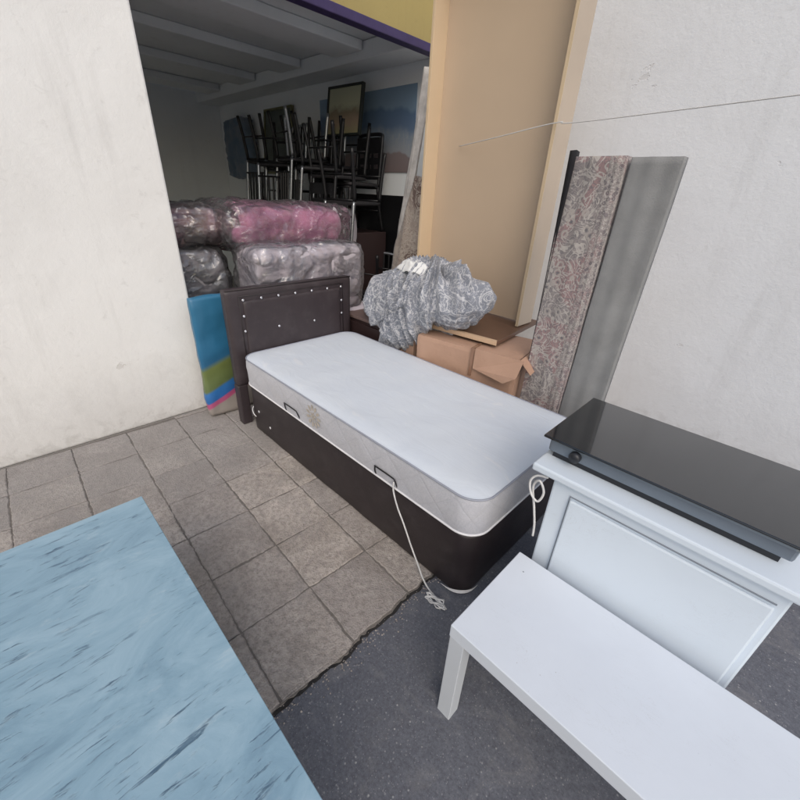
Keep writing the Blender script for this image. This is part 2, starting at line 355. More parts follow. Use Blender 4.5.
def tube(bm, pts, r, seg=8, cap=True):
    pts = [Vector(p) for p in pts]; n = len(pts); rings = []
    rr = r if hasattr(r, '__len__') else [r]*n
    up = None
    for i, p in enumerate(pts):
        t = (pts[min(i+1,n-1)] - pts[max(i-1,0)]).normalized()
        if up is None:
            up = t.orthogonal().normalized()
        up = (up - t*up.dot(t)).normalized(); sd = t.cross(up)
        rings.append([bm.verts.new(p + (up*math.cos(a)+sd*math.sin(a))*rr[i]) for a in [2*PI*k/seg for k in range(seg)]])
    for i in range(n-1):
        for k in range(seg):
            bm.faces.new((rings[i][k], rings[i][(k+1)%seg], rings[i+1][(k+1)%seg], rings[i+1][k]))
    if cap: bm.faces.new(rings[0]); bm.faces.new(rings[-1])
    return bm
def smooth_path(pts, n=8):
    P = [Vector(p) for p in pts]; out = []
    for i in range(len(P)-1):
        p0, p1, p2, p3 = P[max(i-1,0)], P[i], P[i+1], P[min(i+2,len(P)-1)]
        for k in range(n):
            t = k/n
            out.append(.5*((2*p1)+(p2-p0)*t+(2*p0-5*p1+4*p2-p3)*t*t+(3*p1-p0-3*p2+p3)*t**3))
    out.append(P[-1]); return out
RR = (54, 26)
def rrect(x0, x1, y0, y1, r, seg=8, step=.05):
    ci = 0
    pts = []; mx, my = max(2, round((x1-x0)/step/1.0/4)*4), max(2, round((y1-y0)/step/4)*4)
    if RR is not None: mx, my = RR
    cnt = [my, mx, my]
    for cx, cy, a0 in ((x1-r, y0+r, -PI/2), (x1-r, y1-r, 0), (x0+r, y1-r, PI/2), (x0+r, y0+r, PI)):
        arc = [Vector((cx+r*math.cos(a0+PI/2*k/seg), cy+r*math.sin(a0+PI/2*k/seg))) for k in range(seg+1)]
        if pts:
            a, b = pts[-1], arc[0]; m = cnt[ci]; ci += 1
            pts += [a.lerp(b, k/m) for k in range(1, m)]
        pts += arc
    a, b = pts[-1], pts[0]; m = mx; pts += [a.lerp(b, k/m) for k in range(1, m)]
    return pts
def noise3(p, s=1., o=0.): return noise.noise(Vector((p[0]*s+o, p[1]*s+o*.7, p[2]*s)))
def soft_box(a, b, r, res=.035, disp=.012, ns=5., bulge=.0, seed=0., crease=.0):
    """rounded cushion-like block with slightly uneven, creased surface"""
    c = [(a[i]+b[i])/2 for i in range(3)]; h = [(b[i]-a[i])/2 for i in range(3)]
    bm = bmesh.new(); cache = {}
    def vert(q):
        k = tuple(round(x, 5) for x in q)
        if k in cache: return cache[k]
        inner = [max(-(h[i]-r), min(h[i]-r, q[i])) for i in range(3)]
        d = Vector([q[i]-inner[i] for i in range(3)])
        n = d.normalized() if d.length > 1e-9 else Vector((0,0,1))
        f = 1
        for i in range(3):
            if abs(abs(q[i])-h[i]) > 1e-6: f *= max(0, 1-(q[i]/h[i])**2)
        p = Vector(inner) + n*r + n*bulge*f
        w = Vector(c)+p
        dd = disp*noise3(w, ns, seed) + disp*.4*noise3(w, ns*3, seed)
        if crease: dd -= crease*(1-min(1, abs(noise3(w, ns*1.3, seed+9))*6))
        v = bm.verts.new(w + n*dd); cache[k] = v; return v
    for ax in range(3):
        u, w = [(1,2),(2,0),(0,1)][ax]
        nu = max(4, int(2*h[u]/res)); nw = max(4, int(2*h[w]/res))
        for sg in (-1, 1):
            for i in range(nu):
                for j in range(nw):
                    q = []
                    for du, dw in ((0,0),(1,0),(1,1),(0,1)):
                        p = [0,0,0]; p[ax] = sg*h[ax]; p[u] = -h[u]+2*h[u]*(i+du)/nu; p[w] = -h[w]+2*h[w]*(j+dw)/nw; q.append(vert(p))
                    if len(set(q)) == 4:
                        try: bm.faces.new(q if sg > 0 else q[::-1])
                        except ValueError: pass
    return bm
def lathe(bm, prof, seg=24, mat=None):
    rings = []
    for r, z in prof:
        ring = [bm.verts.new((r*math.cos(2*PI*k/seg), r*math.sin(2*PI*k/seg), z)) for k in range(seg)]
        rings.append(ring)
    for i in range(len(rings)-1):
        for k in range(seg): bm.faces.new((rings[i][k], rings[i][(k+1)%seg], rings[i+1][(k+1)%seg], rings[i+1][k]))
    bm.faces.new(rings[0][::-1]); bm.faces.new(rings[-1])
    if mat is not None: bmesh.ops.transform(bm, matrix=mat, verts=[v for r in rings for v in r])
    return bm

# ------------------------------------------------------------------ camera
cam = bpy.data.objects.new('camera', bpy.data.cameras.new('camera')); C.objects.link(cam)
yaw, pitch, roll = .7621, 1.0876, .05454
cam.matrix_world = Matrix.Translation((2.4662,-1.0113,1.5438)) @ Matrix.Rotation(yaw,4,'Z') @ Matrix.Rotation(pitch,4,'X') @ Matrix.Rotation(roll,4,'Z')
cam.data.sensor_fit = 'HORIZONTAL'; cam.data.sensor_width = 36; cam.data.lens = 36*393.33/800
cam.data.clip_start = .02; cam.data.clip_end = 800
scn.camera = cam

# ------------------------------------------------------------------ light
W = bpy.data.worlds.new('World'); scn.world = W; W.use_nodes = True
nt = W.node_tree; bg = nt.nodes['Background']; sky = nt.nodes.new('ShaderNodeTexSky'); sky.sky_type = 'NISHITA'; sky.sun_disc = False
SUN_EL, SUN_AZ = math.radians(42), math.radians(128)     # azimuth clockwise from +Y
sky.sun_elevation = SUN_EL; sky.sun_rotation = SUN_AZ; sky.air_density = 1.3; sky.dust_density = 4; sky.ozone_density = 1.2
nt.links.new(sky.outputs[0], bg.inputs[0]); bg.inputs[1].default_value = .15
sl = bpy.data.lights.new('sun', 'SUN'); sl.energy = .9; sl.angle = math.radians(60); sl.color = (.90,.95,1)
so = bpy.data.objects.new('sun', sl); C.objects.link(so)
d = Vector((math.sin(SUN_AZ)*math.cos(SUN_EL), math.cos(SUN_AZ)*math.cos(SUN_EL), math.sin(SUN_EL)))
so.rotation_euler = d.to_track_quat('Z', 'Y').to_euler(); so.location = d*20
scn.view_settings.view_transform = 'Standard'; scn.view_settings.look = 'None'; scn.view_settings.exposure = 0

# ------------------------------------------------------------------ ground
FX = -.45                                         # shop front plane
bm = bmesh.new(); bmesh.ops.create_grid(bm, x_segments=1, y_segments=1, size=300)
o = obj('ground_asphalt', bm, M['asphalt']); o.location.z = -.014; tag(o, kind='structure')
EDGE = 1.745
def edge_x(y):
    return EDGE + .016*noise3((0,y,0), 9) + .016*noise3((3,y,1), 19)*max(.15, min(1, .5+1.6*noise3((8,y,2), 4))) + .012*noise3((3,y,1), 61)*max(0, .3+1.5*noise3((5,y,1), 6)) + .003*noise3((3,y,1), 190) + .02*noise3((1,y,0), 2)
bm = bmesh.new()
N = 900; ya, yb = -5.5, 2.4
top = []; bot = []; lf = []
for i in range(N+1):
    y = ya+(yb-ya)*i/N; x = edge_x(y)+.004+.012*abs(noise3((7,y,0), 22))
    top.append(bm.verts.new((x, y, -.005))); bot.append(bm.verts.new((x+.004, y, -.034))); lf.append(bm.verts.new((FX, y, -.005)))
for i in range(N):
    bm.faces.new((lf[i], top[i], top[i+1], lf[i+1])); bm.faces.new((top[i], bot[i], bot[i+1], top[i+1]))
tag(obj('pavement_bed', bm, M['joint']), kind='structure')
# pavers
S = .3074; ox, oy, ang = .5066, -.3993, -.0332
bm = bmesh.new(); tone = {}
ca, sa = math.cos(ang), math.sin(ang)
lay = bm.faces.layers.float.new('tone_f')
for i in range(-4, 5):
    for j in range(-17, 10):
        u0, u1, v0, v1 = i*S, (i+1)*S, j*S, (j+1)*S
        g = .0018+.002*random.random()
        pts = []
        def P2(u, v): return (ox+u*ca-v*sa, oy+u*sa+v*ca)
        cx, cy = P2((u0+u1)/2, (v0+v1)/2)
        if cy > 2.35 or cy < -5.3 or P2(u1, v0)[0] < FX+.03: continue
        if i == 4 and P2(u0, v0)[0] > EDGE-.01: continue
        tz = random.gauss(0, .0012); tx, ty = random.gauss(0, .003), random.gauss(0, .003)
        K = 22; ring = []
        for side in range(4):
            for k in range(K):
                t = k/K
                u, v = [(u0+g+(S-2*g)*t, v0+g), (u1-g, v0+g+(S-2*g)*t), (u1-g-(S-2*g)*t, v1-g), (u0+g, v1-g-(S-2*g)*t)][side]
                x, y = P2(u, v)
                jx = .0055*noise3((x, y, i*3.1+j*1.7), 13)+.005*noise3((x, y, j*2.3), 60); jy = .0055*noise3((y, x, i*1.3+j*5.7), 13)+.005*noise3((y, x, i*2.1), 60)
                # chipped corners
                ring.append([x+jx, y+jy])
        zt = lambda x, y: tz + tx*(x-cx)+ty*(y-cy)
        lastcol = P2(u1, v0)[0] > EDGE-.06
        tp, bt, ins = [], [], []
        for x, y in ring:
            if lastcol or x > edge_x(y)-.004: x = min(x, edge_x(y)) if x < edge_x(y)+.0 and not (lastcol and x > EDGE-.05) else edge_x(y)
            x = max(x, FX+.005)
            dx, dy = cx-x, cy-y; L = math.hypot(dx, dy)+1e-9
            ins.append(bm.verts.new((x+dx/L*.005, y+dy/L*.005, zt(x,y)))); tp.append(bm.verts.new((x, y, zt(x,y)-.003))); bt.append(bm.verts.new((x, y, -.03)))
        n = len(tp); tn = random.random()
        f = bm.faces.new(ins); f[lay] = tn
        for k in range(n):
            f = bm.faces.new((ins[k], tp[k], tp[(k+1)%n], ins[(k+1)%n])); f[lay] = tn
            f = bm.faces.new((tp[k], bt[k], bt[(k+1)%n], tp[(k+1)%n])); f[lay] = tn
vals = [f[lay] for f in bm.faces]
o = obj('pavement', bm, M['paver']); tag(o, kind='structure')
at = o.data.attributes.new('tone', 'FLOAT', 'FACE')
src = o.data.attributes.get('tone_f')
for k in range(len(at.data)): at.data[k].value = src.data[k].value
tag(obj('shop_floor', B(((-5.2,-7,-.05),(FX,2.4,-.001))), M['floor']), kind='structure')
# wider pavement beyond the shop frontage
tag(obj('pavement_far', B(((FX,-40,-.05),(EDGE,-5.52,-.004))), M['paver']), kind='structure')
bm = bmesh.new(); a_ = []
for i in range(500):
    y = -5.5+7.9*i/499; w_ = .006+.010*abs(noise3((2,y,0), 17))+.008*max(0, noise3((2,y,4), 5)); e = edge_x(y)+.004
    a_.append((bm.verts.new((e-.002, y, -.0105)), bm.verts.new((e+.008+w_, y, -.0105))))
for p_, q_ in zip(a_, a_[1:]): bm.faces.new((p_[0], p_[1], q_[1], q_[0]))
tag(obj('pavement_gap', bm, M['gap']), kind='structure')
# loose grit and torn edge crumbs where the slabs meet the tarmac
bm = bmesh.new()
for k in range(420):
    y = random.uniform(-1.3, .1); x = edge_x(y)+abs(random.gauss(.0, .03))+.006
    if x < edge_x(y)-.02: x = edge_x(y)+.01
    s = random.uniform(.001, .0042)
    r = bmesh.ops.create_icosphere(bm, subdivisions=1, radius=s)
    for v in r['verts']: v.co = Vector((v.co.x*random.uniform(.7,1.3), v.co.y*random.uniform(.7,1.3), v.co.z*.6)) + Vector((x, y, (-.012 if x > edge_x(y) else .001)))
o = obj('grit', bm, M['paver']); tag(o, 'fine grit and crumbs along the broken pavement edge', 'grit', kind='stuff')

# ------------------------------------------------------------------ shop building
CZ = 2.78
shop = empty('shop_building', (-2.5, 0, 0), label='open fronted shop with yellow facade band, purple trim and dim grey interior', cat='shop')
def sp(name, bm, m, **k):
    o = obj(name, bm, m, None, **k); o.parent = shop; o.matrix_parent_inverse = Matrix.Translation((2.5,0,0)); return o
sp('side_wall', B(((-5.2,2.402,0),(FX-.002,2.6,CZ))), M['plaster_in'])
sp('back_wall', B(((-5.4,-7.2,0),(-5.203,2.6,CZ))), M['plaster_in'])
sp('side_wall', B(((-5.2,-7.2,0),(FX-.07,-7.0,CZ))), M['plaster_in'])
sp('ceiling', B(((-5.2,-7.0,CZ),(FX-.065,2.4,CZ+.15))), M['ceil'])
for bx in (-1.18, -2.22, -3.25, -4.3):
    be = sp('ceiling_beam', B(((bx-.42,-7.0,2.70),(bx,2.05,CZ-.002))), M['ceil'], bevel=.01)
    pass
sp('ceiling_beam', B(((-5.2,2.06,2.64),(FX-.065,2.398,CZ-.004))), M['ceil'], bevel=.01)
sp('pier', B(((FX-.25,-1.75,0),(FX,-.10,2.597))), M['plaster_white'], bevel=.012)  # stops short out of view; unseen open bay beyond added to light the interior
sp('lintel', B(((FX-.06,-9,2.662),(FX,2.398,5.4))), M['yellow'])
sp('fascia_trim', B(((FX-.062,-9,2.60),(FX+.03,2.39,2.66))), M['purple'], bevel=.006)
w = obj('boundary_wall', B(((FX,2.402,0),(9,2.62,4.6))), M['plaster_blue']); tag(w, 'whitewashed wall standing behind the rugs and the tall wardrobe panel', 'wall')

# posters, picture and things on the inner wall
def frame_box(x0, x1, z0, z1, y, th, w_):
    return B(((x0,y-th,z0),(x1,y,z0+w_)), ((x0,y-th,z1-w_),(x1,y,z1)), ((x0,y-th,z0+w_),(x0+w_,y,z1-w_)), ((x1-w_,y-th,z0+w_),(x1,y,z1-w_)))
o = obj('wall_poster', B(((-.80,-.004,0),(.80,0,.74))), M['poster']); o.location = (-1.58,2.396,1.74); tag(o, 'wide blue panorama poster of a coast on the shop wall', 'poster')
pic = empty('framed_picture', (-1.62,2.16,2.06), label='framed landscape picture in dark frame propped above the stacked chairs', cat='picture')
pic.rotation_euler = (math.radians(-8), 0, math.radians(4))
obj('frame', frame_box(-.27,.27,0,.46,0,.04,.022), M['frame_dark'], pic, bevel=.003)
obj('canvas', B(((-.249,-.028,.021),(.249,-.006,.439))), M['painting'], pic)
bg_ = empty('framed_mirror', (-3.3,2.3,1.7), label='dull greenish framed panel leaning behind the upturned chairs', cat='mirror'); bg_.rotation_euler = (math.radians(-6),0,0)
obj('frame', frame_box(-.36,.36,0,.78,0,.035,.025), M['frame_gold'], bg_)
obj('panel', B(((-.334,-.02,.026),(.334,-.005,.754))), M['mirror'], bg_)
bm = soft_box((-4.72,2.2,1.66),(-3.98,2.37,2.40), .07, .04, .03, 5, .03, 2, .02)
tag(obj('plastic_sack', bm, M['bag'], smooth=True), 'crumpled blue plastic wrapped sack hanging on the inner wall', 'sack')

# ------------------------------------------------------------------ stacked chairs
def chair_parts(root, style=0):
    bm = soft_box((-.205,-.20,.425),(.205,.21,.465), .018, .05, .002, 5)
    obj('seat', bm, M['chair_seat'], root, smooth=True)
    for sx in (-1,1):
        m_ = M['chrome'] if (style == 1 and sx > 0) else M['chair_black']
        bm = bmesh.new(); tube(bm, smooth_path([(sx*.19,-.18,.425),(sx*.20,-.20,.22),(sx*.215,-.225,0)],4), .017); obj('leg', bm, m_, root, smooth=True)
        bm = bmesh.new(); tube(bm, smooth_path([(sx*.19,.19,.425),(sx*.20,.215,.2),(sx*.215,.25,0)],4), .017); obj('leg', bm, m_, root, smooth=True)
    for y_, z_, r2 in ((-.205,.2,.008),(.215,.2,.008),(-.19,.418,.010),(.19,.418,.010)):
        obj('stretcher', tube(bmesh.new(), [(-.195,y_,z_),(.195,y_,z_)], r2), M['chair_black'], root, smooth=True)
    bm = bmesh.new()
    tube(bm, smooth_path([(-.19,.20,.43),(-.19,.225,.65),(-.185,.25,.86),(-.15,.26,.905),(0,.262,.912),(.15,.26,.905),(.185,.25,.86),(.19,.225,.65),(.19,.20,.43)],5), .017)
    obj('back_frame', bm, M['chrome'] if style != 2 else M['chair_black'], root, smooth=True)
    bm = bmesh.new()
    if style == 2:   # plate with cut outs
        for z0, z1 in ((.50,.60),(.64,.70),(.74,.88)): box(bm, (-.18,.222,z0), (.18,.235,z1))
        for x in (-.18,-.075,-.015,.045,.15): box(bm, (x,.224,.52), (x+.035,.233,.86))
    else:
        tube(bm, [(-.185,.23,.56),(.185,.23,.56)], .009)
        for x in (-.12,-.06,0,.06,.12): tube(bm, [(x,.225,.56),(x*.95,.255,.905)], .012)
    obj('slats', bm, M['chair_black'], root, smooth=False)
protos = []
def copy_thing(src, name):
    r = src.copy(); C.objects.link(r)
    for ch in list(src.children):
        c = ch.copy(); C.objects.link(c); c.parent = r
    return r
used = {}
def chair(style, x, y, z, rz, up, label):
    if style not in used:
        r = empty('metal_chair'); chair_parts(r, style); used[style] = r
    else: r = copy_thing(used[style], 'metal_chair')
    r.location = (x, y, z); r.rotation_euler = (PI if up else 0, 0, rz)
    tag(r, label, 'chair', 'black metal chairs stacked in the shop'); return r
chair(0, -2.55, 1.78, 2.235, .10, True, 'leftmost upturned black slatted chair with its legs in the air')
chair(1, -1.92, 1.80, 2.25, -.12, True, 'upturned slatted chair with one chrome leg, middle of the top row')
chair(2, -1.28, 1.82, 2.10, .06, True, 'upturned chair with cut out plate back beneath the framed picture')
chair(0, -2.50, 1.95, 1.30, .05, False, 'upright black chair underneath the leftmost upturned chair')
chair(1, -1.86, 1.98, 1.315, -.05, False, 'upright chair underneath the upturned chair with a chrome leg')
chair(2, -1.26, 1.98, 1.16, .0, False, 'upright chair underneath the upturned cut out plate chair')
chair(1, -.93, 1.98, .02, .5, False, 'slatted chair on the shop floor beside the leaning rugs')
chair(0, -.92, 1.95, .98, .35, True, 'upturned chair set on the chair nearest the leaning rugs')
chair(0, -2.25, 2.12, 2.28, -.25, True, 'upturned slatted chair pushed back against the wall between the two front ones')
chair(2, -1.62, 2.12, 2.20, .2, True, 'upturned plate back chair furthest back under the poster')
chair(0, -.70, 2.18, .02, -.6, False, 'black slatted chair in the darkest corner behind the rug rolls')
chair(1, -2.22, 1.74, 2.20, .5, True, 'twisted upturned chair wedged between the two leftmost front ones')
chair(0, -1.58, 1.78, 2.17, -.4, True, 'twisted upturned chair wedged left of the front plate back chair')
chair(0, -1.02, 1.80, 1.88, .15, True, 'lower upturned slatted chair at the right end of the stacked row')
fp = empty('dark_backdrop', (-1.1,2.3,0), label='added black backdrop shaped as a folded table, darkening the wall behind the lowest chairs', cat='table'); fp.rotation_euler = (math.radians(-3),0,0)  # added dark backdrop in table form, stands in for the deep shade here
obj('tabletop', B(((-.62,-.03,.04),(.34,.0,1.52))), M['chair_black'], fp, bevel=.006)
obj('leg', tube(bmesh.new(), [(-.5,-.045,0),(-.5,-.045,1.3)], .014), M['chair_black'], fp); obj('leg', tube(bmesh.new(), [(.24,-.045,0),(.24,-.045,1.3)], .014), M['chrome'], fp)
r_ = empty('storage_table', (-2.2,1.95,0), label='tall dark table carrying the stacked metal chairs', cat='table')
obj('tabletop', B(((-1.15,-.32,1.25),(.55,.36,1.298))), M['dark_wood'], r_, bevel=.005)
for x, y in ((-1.1,-.28),(.5,-.28),(-1.1,.32),(.5,.32)): obj('leg', B(((x-.03,y-.03,0),(x+.03,y+.03,1.248))), M['dark_wood'], r_)
obj('side_panel', B(((-1.06,.30,.3),(.46,.318,1.247))), M['dark_wood'], r_)
r_ = empty('storage_crate', (-1.26,1.95,0), label='dark crate under the cut out plate back chairs', cat='crate')
obj('crate_body', B(((-.26,-.26,0),(.26,.3,1.155))), M['dark_wood'], r_, bevel=.008)
obj('lid_rim', B(((-.27,-.27,1.04),(.27,-.262,1.10))), M['chair_black'], r_)

# ------------------------------------------------------------------ wrapped furniture
sofa = empty('wrapped_sofa', (-.7,.8,0), label='light grey sofa with rounded arms wrapped in clear film behind the headboard', cat='sofa')
def child_bm(name, bm, m, root, **k):
    bmesh.ops.translate(bm, verts=bm.verts, vec=-Vector(root.location)); return obj(name, bm, m, root, **k)
child_bm('armrest', soft_box((-.62,.31,.72),(-.20,1.26,1.155), .085, .02, .008, 5, 0, 1, .004), M['sofa_grey'], sofa, smooth=True)
child_bm('arm_panel', soft_box((-.60,.34,.06),(-.215,1.24,.735), .04, .03, .006, 6, 0, 2, .003), M['sofa_grey'], sofa, smooth=True)
child_bm('plastic_film', soft_box((-.64,.285,.60),(-.183,1.285,1.180), .10, .02, .022, 5, 0, 21, .016), M['film'], sofa, smooth=True)
child_bm('seat_cushion', soft_box((-1.15,.40,.30),(-.60,1.22,.62), .07, .04, .01, 5, .01, 3), M['sofa_grey'], sofa, smooth=True)
child_bm('backrest', soft_box((-1.3,1.02,.2),(-.58,1.34,1.06), .1, .04, .015, 5, .01, 4), M['sofa_grey'], sofa, smooth=True)
child_bm('plinth', B(((-1.2,.42,0.01),(-.26,1.2,.06))), M['dark_wood'], sofa)
ac = empty('wrapped_armchair', (-.9,-.2,0), label='dark grey armchair block under shiny creased film left of the light grey sofa', cat='armchair')
child_bm('upholstery', soft_box((-1.35,-.75,.02),(-.60,.27,1.12), .09, .03, .02, 5, .01, 5, .006), M['sofa_dark'], ac, smooth=True)
child_bm('plastic_film', soft_box((-1.38,-.77,.40),(-.575,.29,1.145), .10, .02, .03, 5, 0, 41, .022), M['film'], ac, smooth=True)
pb = empty('pink_bundle', (-.8,.9,1.14), label='pink quilt bundle in shiny clear film on top of the wrapped sofa', cat='bundle')
child_bm('quilt_roll', soft_box((-1.15,.40,1.14),(-.52,1.33,1.415), .125, .022, .016, 3.2, .01, 6, .008), M['sofa_pink'], pb, smooth=True)
child_bm('plastic_film', soft_box((-1.17,.24,1.085),(-.435,1.365,1.44), .11, .018, .026, 5, .0, 31, .014), M['film'], pb, smooth=True)
child_bm('lower_fold', soft_box((-1.05,.32,1.135),(-.50,1.24,1.28), .07, .022, .014, 4, .003, 8, .004), M['sofa_pink'], pb, smooth=True)
tbn = empty('taupe_bundle', (-.9,0,1.11), label='brownish quilt bundle in film at the left end of the pink bundle', cat='bundle')
child_bm('quilt_roll', soft_box((-1.25,-.55,1.14),(-.62,.42,1.385), .12, .025, .022, 3.5, .01, 11, .008), M['sofa_taupe'], tbn, smooth=True)
child_bm('plastic_film', soft_box((-1.27,-.57,1.13),(-.59,.45,1.41), .12, .02, .03, 5, 0, 51, .022), M['film'], tbn, smooth=True)
o = obj('wrapped_cushion', soft_box((-1.35,1.42,.80),(-.95,1.80,1.40), .06, .03, .02, 6, .01, 13, .01), M['sofa_grey'], smooth=True); tag(o, 'upright grey cushion in film behind the right end of the pink bundle', 'cushion')
o = obj('stool_block', soft_box((-.50,1.06,.02),(-.12,1.36,.66), .05, .03, .012, 6, 0, 14), M['sofa_grey'], smooth=True); tag(o, 'grey wrapped footstool block standing right of the headboard', 'footstool')
# colourful print
bm = soft_box((-.31,-.17,.01),(-.25,.26,.885), .012, .025, .016, 5, .0, 3)
tag(obj('striped_banner', bm, M['stripes'], smooth=True), 'blue, green and pink striped printed banner leaning behind the left edge of the headboard', 'panel')

# ------------------------------------------------------------------ bed
L, Wd, H0, H1 = 1.935, .92, .347, .541
bed = empty('bed', (0,0,0), label='single storage bed with studded dark brown headboard and leatherette base', cat='bed')
def loops(bm, layers, cap_top=True, cap_bot=True):
    rings = [[bm.verts.new(p) for p in l] for l in layers]; n = len(rings[0])
    for a, b in zip(rings, rings[1:]):
        for k in range(n): bm.faces.new((a[k], a[(k+1)%n], b[(k+1)%n], b[k]))
    if cap_bot: bm.faces.new(rings[0][::-1])
    if cap_top: bm.faces.new(rings[-1])
bm = bmesh.new()
lay_ = []
for z, inset in ((.006,.004),(.012,0),(.10,0),(.22,0),(.325,0),(.338,.004),(.340,.012)):
    lay_.append([(p.x+.0025*noise3((p.x,p.y,z),6), p.y+.003*noise3((p.y,p.x,z),5), z) for p in rrect(.02+inset, L-.012-inset, .012+inset, Wd-.01-inset, .085, 8, .04)])
loops(bm, lay_)
obj('base', bm, M['leather_base'], bed, smooth=True)
bm = bmesh.new(); pts = [(p.x, p.y, .012) for p in rrect(.018, L-.009, .009, Wd-.01, .088, 8, .04)]
# pale lining showing along the lower foot corner
strip = [q for q in pts if q[0] > L-.15 and q[1] < .13]
strip = sorted(strip, key=lambda q: q[0]+q[1])
strip = [(q[0]+.004, q[1]-.004, q[2]) for q in strip if True]
bot = [(q[0], q[1], .003) for q in strip]; topv = [(q[0]-.001, q[1]+.001, .003+.020*math.sin(PI*i/(len(strip)-1))) for i, q in enumerate(strip)]
b1 = [bm.verts.new(p) for p in bot]; b2 = [bm.verts.new(p) for p in topv]
for k in range(len(b1)-1): bm.faces.new((b1[k], b1[k+1], b2[k+1], b2[k]))
obj('lining_strip', bm, M['white_piping'], bed)
# headboard
hb = obj('headboard', soft_box((-.085,-.035,.30),(-.012,.955,.962), .016, .03, .0015, 6), M['leather'], bed, smooth=True)
obj('padded_panel', soft_box((-.03,.075,.36),(-.002,.85,.885), .013, .02, .003, 7, .003, 4), M['leather'], hb, smooth=True)
bm = bmesh.new()
tube(bm, [(-.010,.052,.36),(-.010,.052,.915),(-.010,.873,.915),(-.010,.873,.36)], .0035, 6); obj('seam', bm, M['leather_base'], hb, smooth=True)
bm = bmesh.new(); tube(bm, [(-.0145,-.03,.958),(-.0145,.95,.958)], .004, 6); obj('edge_piping', bm, M['leather_base'], hb, smooth=True)
studs = [(y, .893) for y in (.075,.20,.325,.455,.59,.725,.85)] + [(.068,.79),(.064,.69),(.853,.79),(.853,.69),(.31,.682),(.60,.672)]
for y, z in studs:
    bm = bmesh.new(); r = bmesh.ops.create_icosphere(bm, subdivisions=2, radius=.0085)
    for v in bm.verts: v.co = Vector((v.co.x*.6+.001, v.co.y+y, v.co.z+z))
    obj('stud', bm, M['crystal'], hb)
for y0, y1 in ((-.035,.035),(.885,.955)): obj('leg', B(((-.085,y0,0),(-.015,y1,.31))), M['leather'], bed, bevel=.008)
for x in (.567,1.37):
    bm = bmesh.new(); tube(bm, smooth_path([(x,.012,.345),(x-.002,-.004,.375),(x+.004,-.012,.412),(x+.016,-.014,.418),(x+.125,-.014,.418),(x+.137,-.012,.410),(x+.139,-.004,.385),(x+.139,.012,.345)],4), .0036, 8)
    obj('mattress_bar', bm, M['wire'], bed, smooth=True)
for x, z in ((.16,.17),(.30,.105)):
    bm = bmesh.new(); r = bmesh.ops.create_uvsphere(bm, u_segments=10, v_segments=6, radius=.009)
    for v in r['verts']: v.co = Vector((v.co.x+x, v.co.y*.4+.010, v.co.z+z))
    obj('bolt_cap', bm, M['white_piping'], bed, smooth=True)
bm = bmesh.new()
tube(bm, smooth_path([(.10,.004,.19),(.095,-.004,.165),(.11,-.006,.14),(.135,-.002,.125)],4), .003, 6)
obj('side_fitting', bm, M['white_piping'], bed, smooth=True)

mat_o = empty('mattress', (0,0,H0), label='white quilted single mattress with grey piped border lying on the bed', cat='mattress')
bm = bmesh.new(); R_ = .105
def mr(z, ins, amp=0):
    out = []
    for p in rrect(.01+ins, L-ins, 0+ins, Wd-ins, max(.02, R_-ins), 10, .03):
        a = amp*(noise3((p.x, p.y, z), 9)); out.append((p.x+a*.6*(1 if p.x > L/2 else -1), p.y+a*(1 if p.y > Wd/2 else -1), z))
    return out
T = H1-H0
loops(bm, [mr(.004,.02), mr(.004,.006), mr(.010,.0015), mr(.03,.0,.004), mr(.06,-.003,.008), mr(.1,-.004,.009), mr(.135,-.003,.008), mr(.165,-.001,.004), mr(T-.012,.002,.001), mr(T-.006,.004)], cap_top=False)
obj('border', bm, M['border'], mat_o, smooth=True)
# top panel as a fine sheet
bm = bmesh.new()
insets = [.004,.008,.014,.024,.04,.065,.10,.14,.19,.24,.29,.34,.39,.43,.455]
lays = []
for ins in insets:
    r = max(.004, R_-ins)
    base = rrect(.01+.004, L-.004, .004, Wd-.004, R_-.004, 10, .03)
    cx, cy = L/2, Wd/2; l_ = []
    hx, hy = L/2-.004, Wd/2-.004
    for p in base:
        # move towards the medial line
        mx = max(hy, min(L-hy, p.x)) if L > Wd else cx
        tx = mx + (p.x-mx)*0; q = Vector((max(.01+hy, min(L-hy, p.x)), cy))
        f = (ins-.004)/(hy)
        s = p.lerp(q, f)
        e = min(1, f*6)
        z = T-.006 + .012*math.sin(min(1, f*7)*PI/2) + e*(.004*noise3((s.x, s.y, 0), 4)+.0028*noise3((s.x*1.2, s.y*3, 2), 6) + .0016*noise3((s.x, s.y, 5), 16))
        l_.append((s.x, s.y, z))
    lays.append(l_)
loops(bm, lays, cap_bot=False, cap_top=True)
o = obj('top_panel', bm, M['knit'], mat_o, smooth=True)
bm = bmesh.new(); pp = mr(T-.006,.001); tube(bm, pp+[pp[0]], .0042, 8, False); obj('piping', bm, M['piping'], mat_o, smooth=True)
bm = bmesh.new(); pp = mr(.008,.0); tube(bm, pp+[pp[0]], .0048, 8, False); obj('piping', bm, M['white_piping'], mat_o, smooth=True)
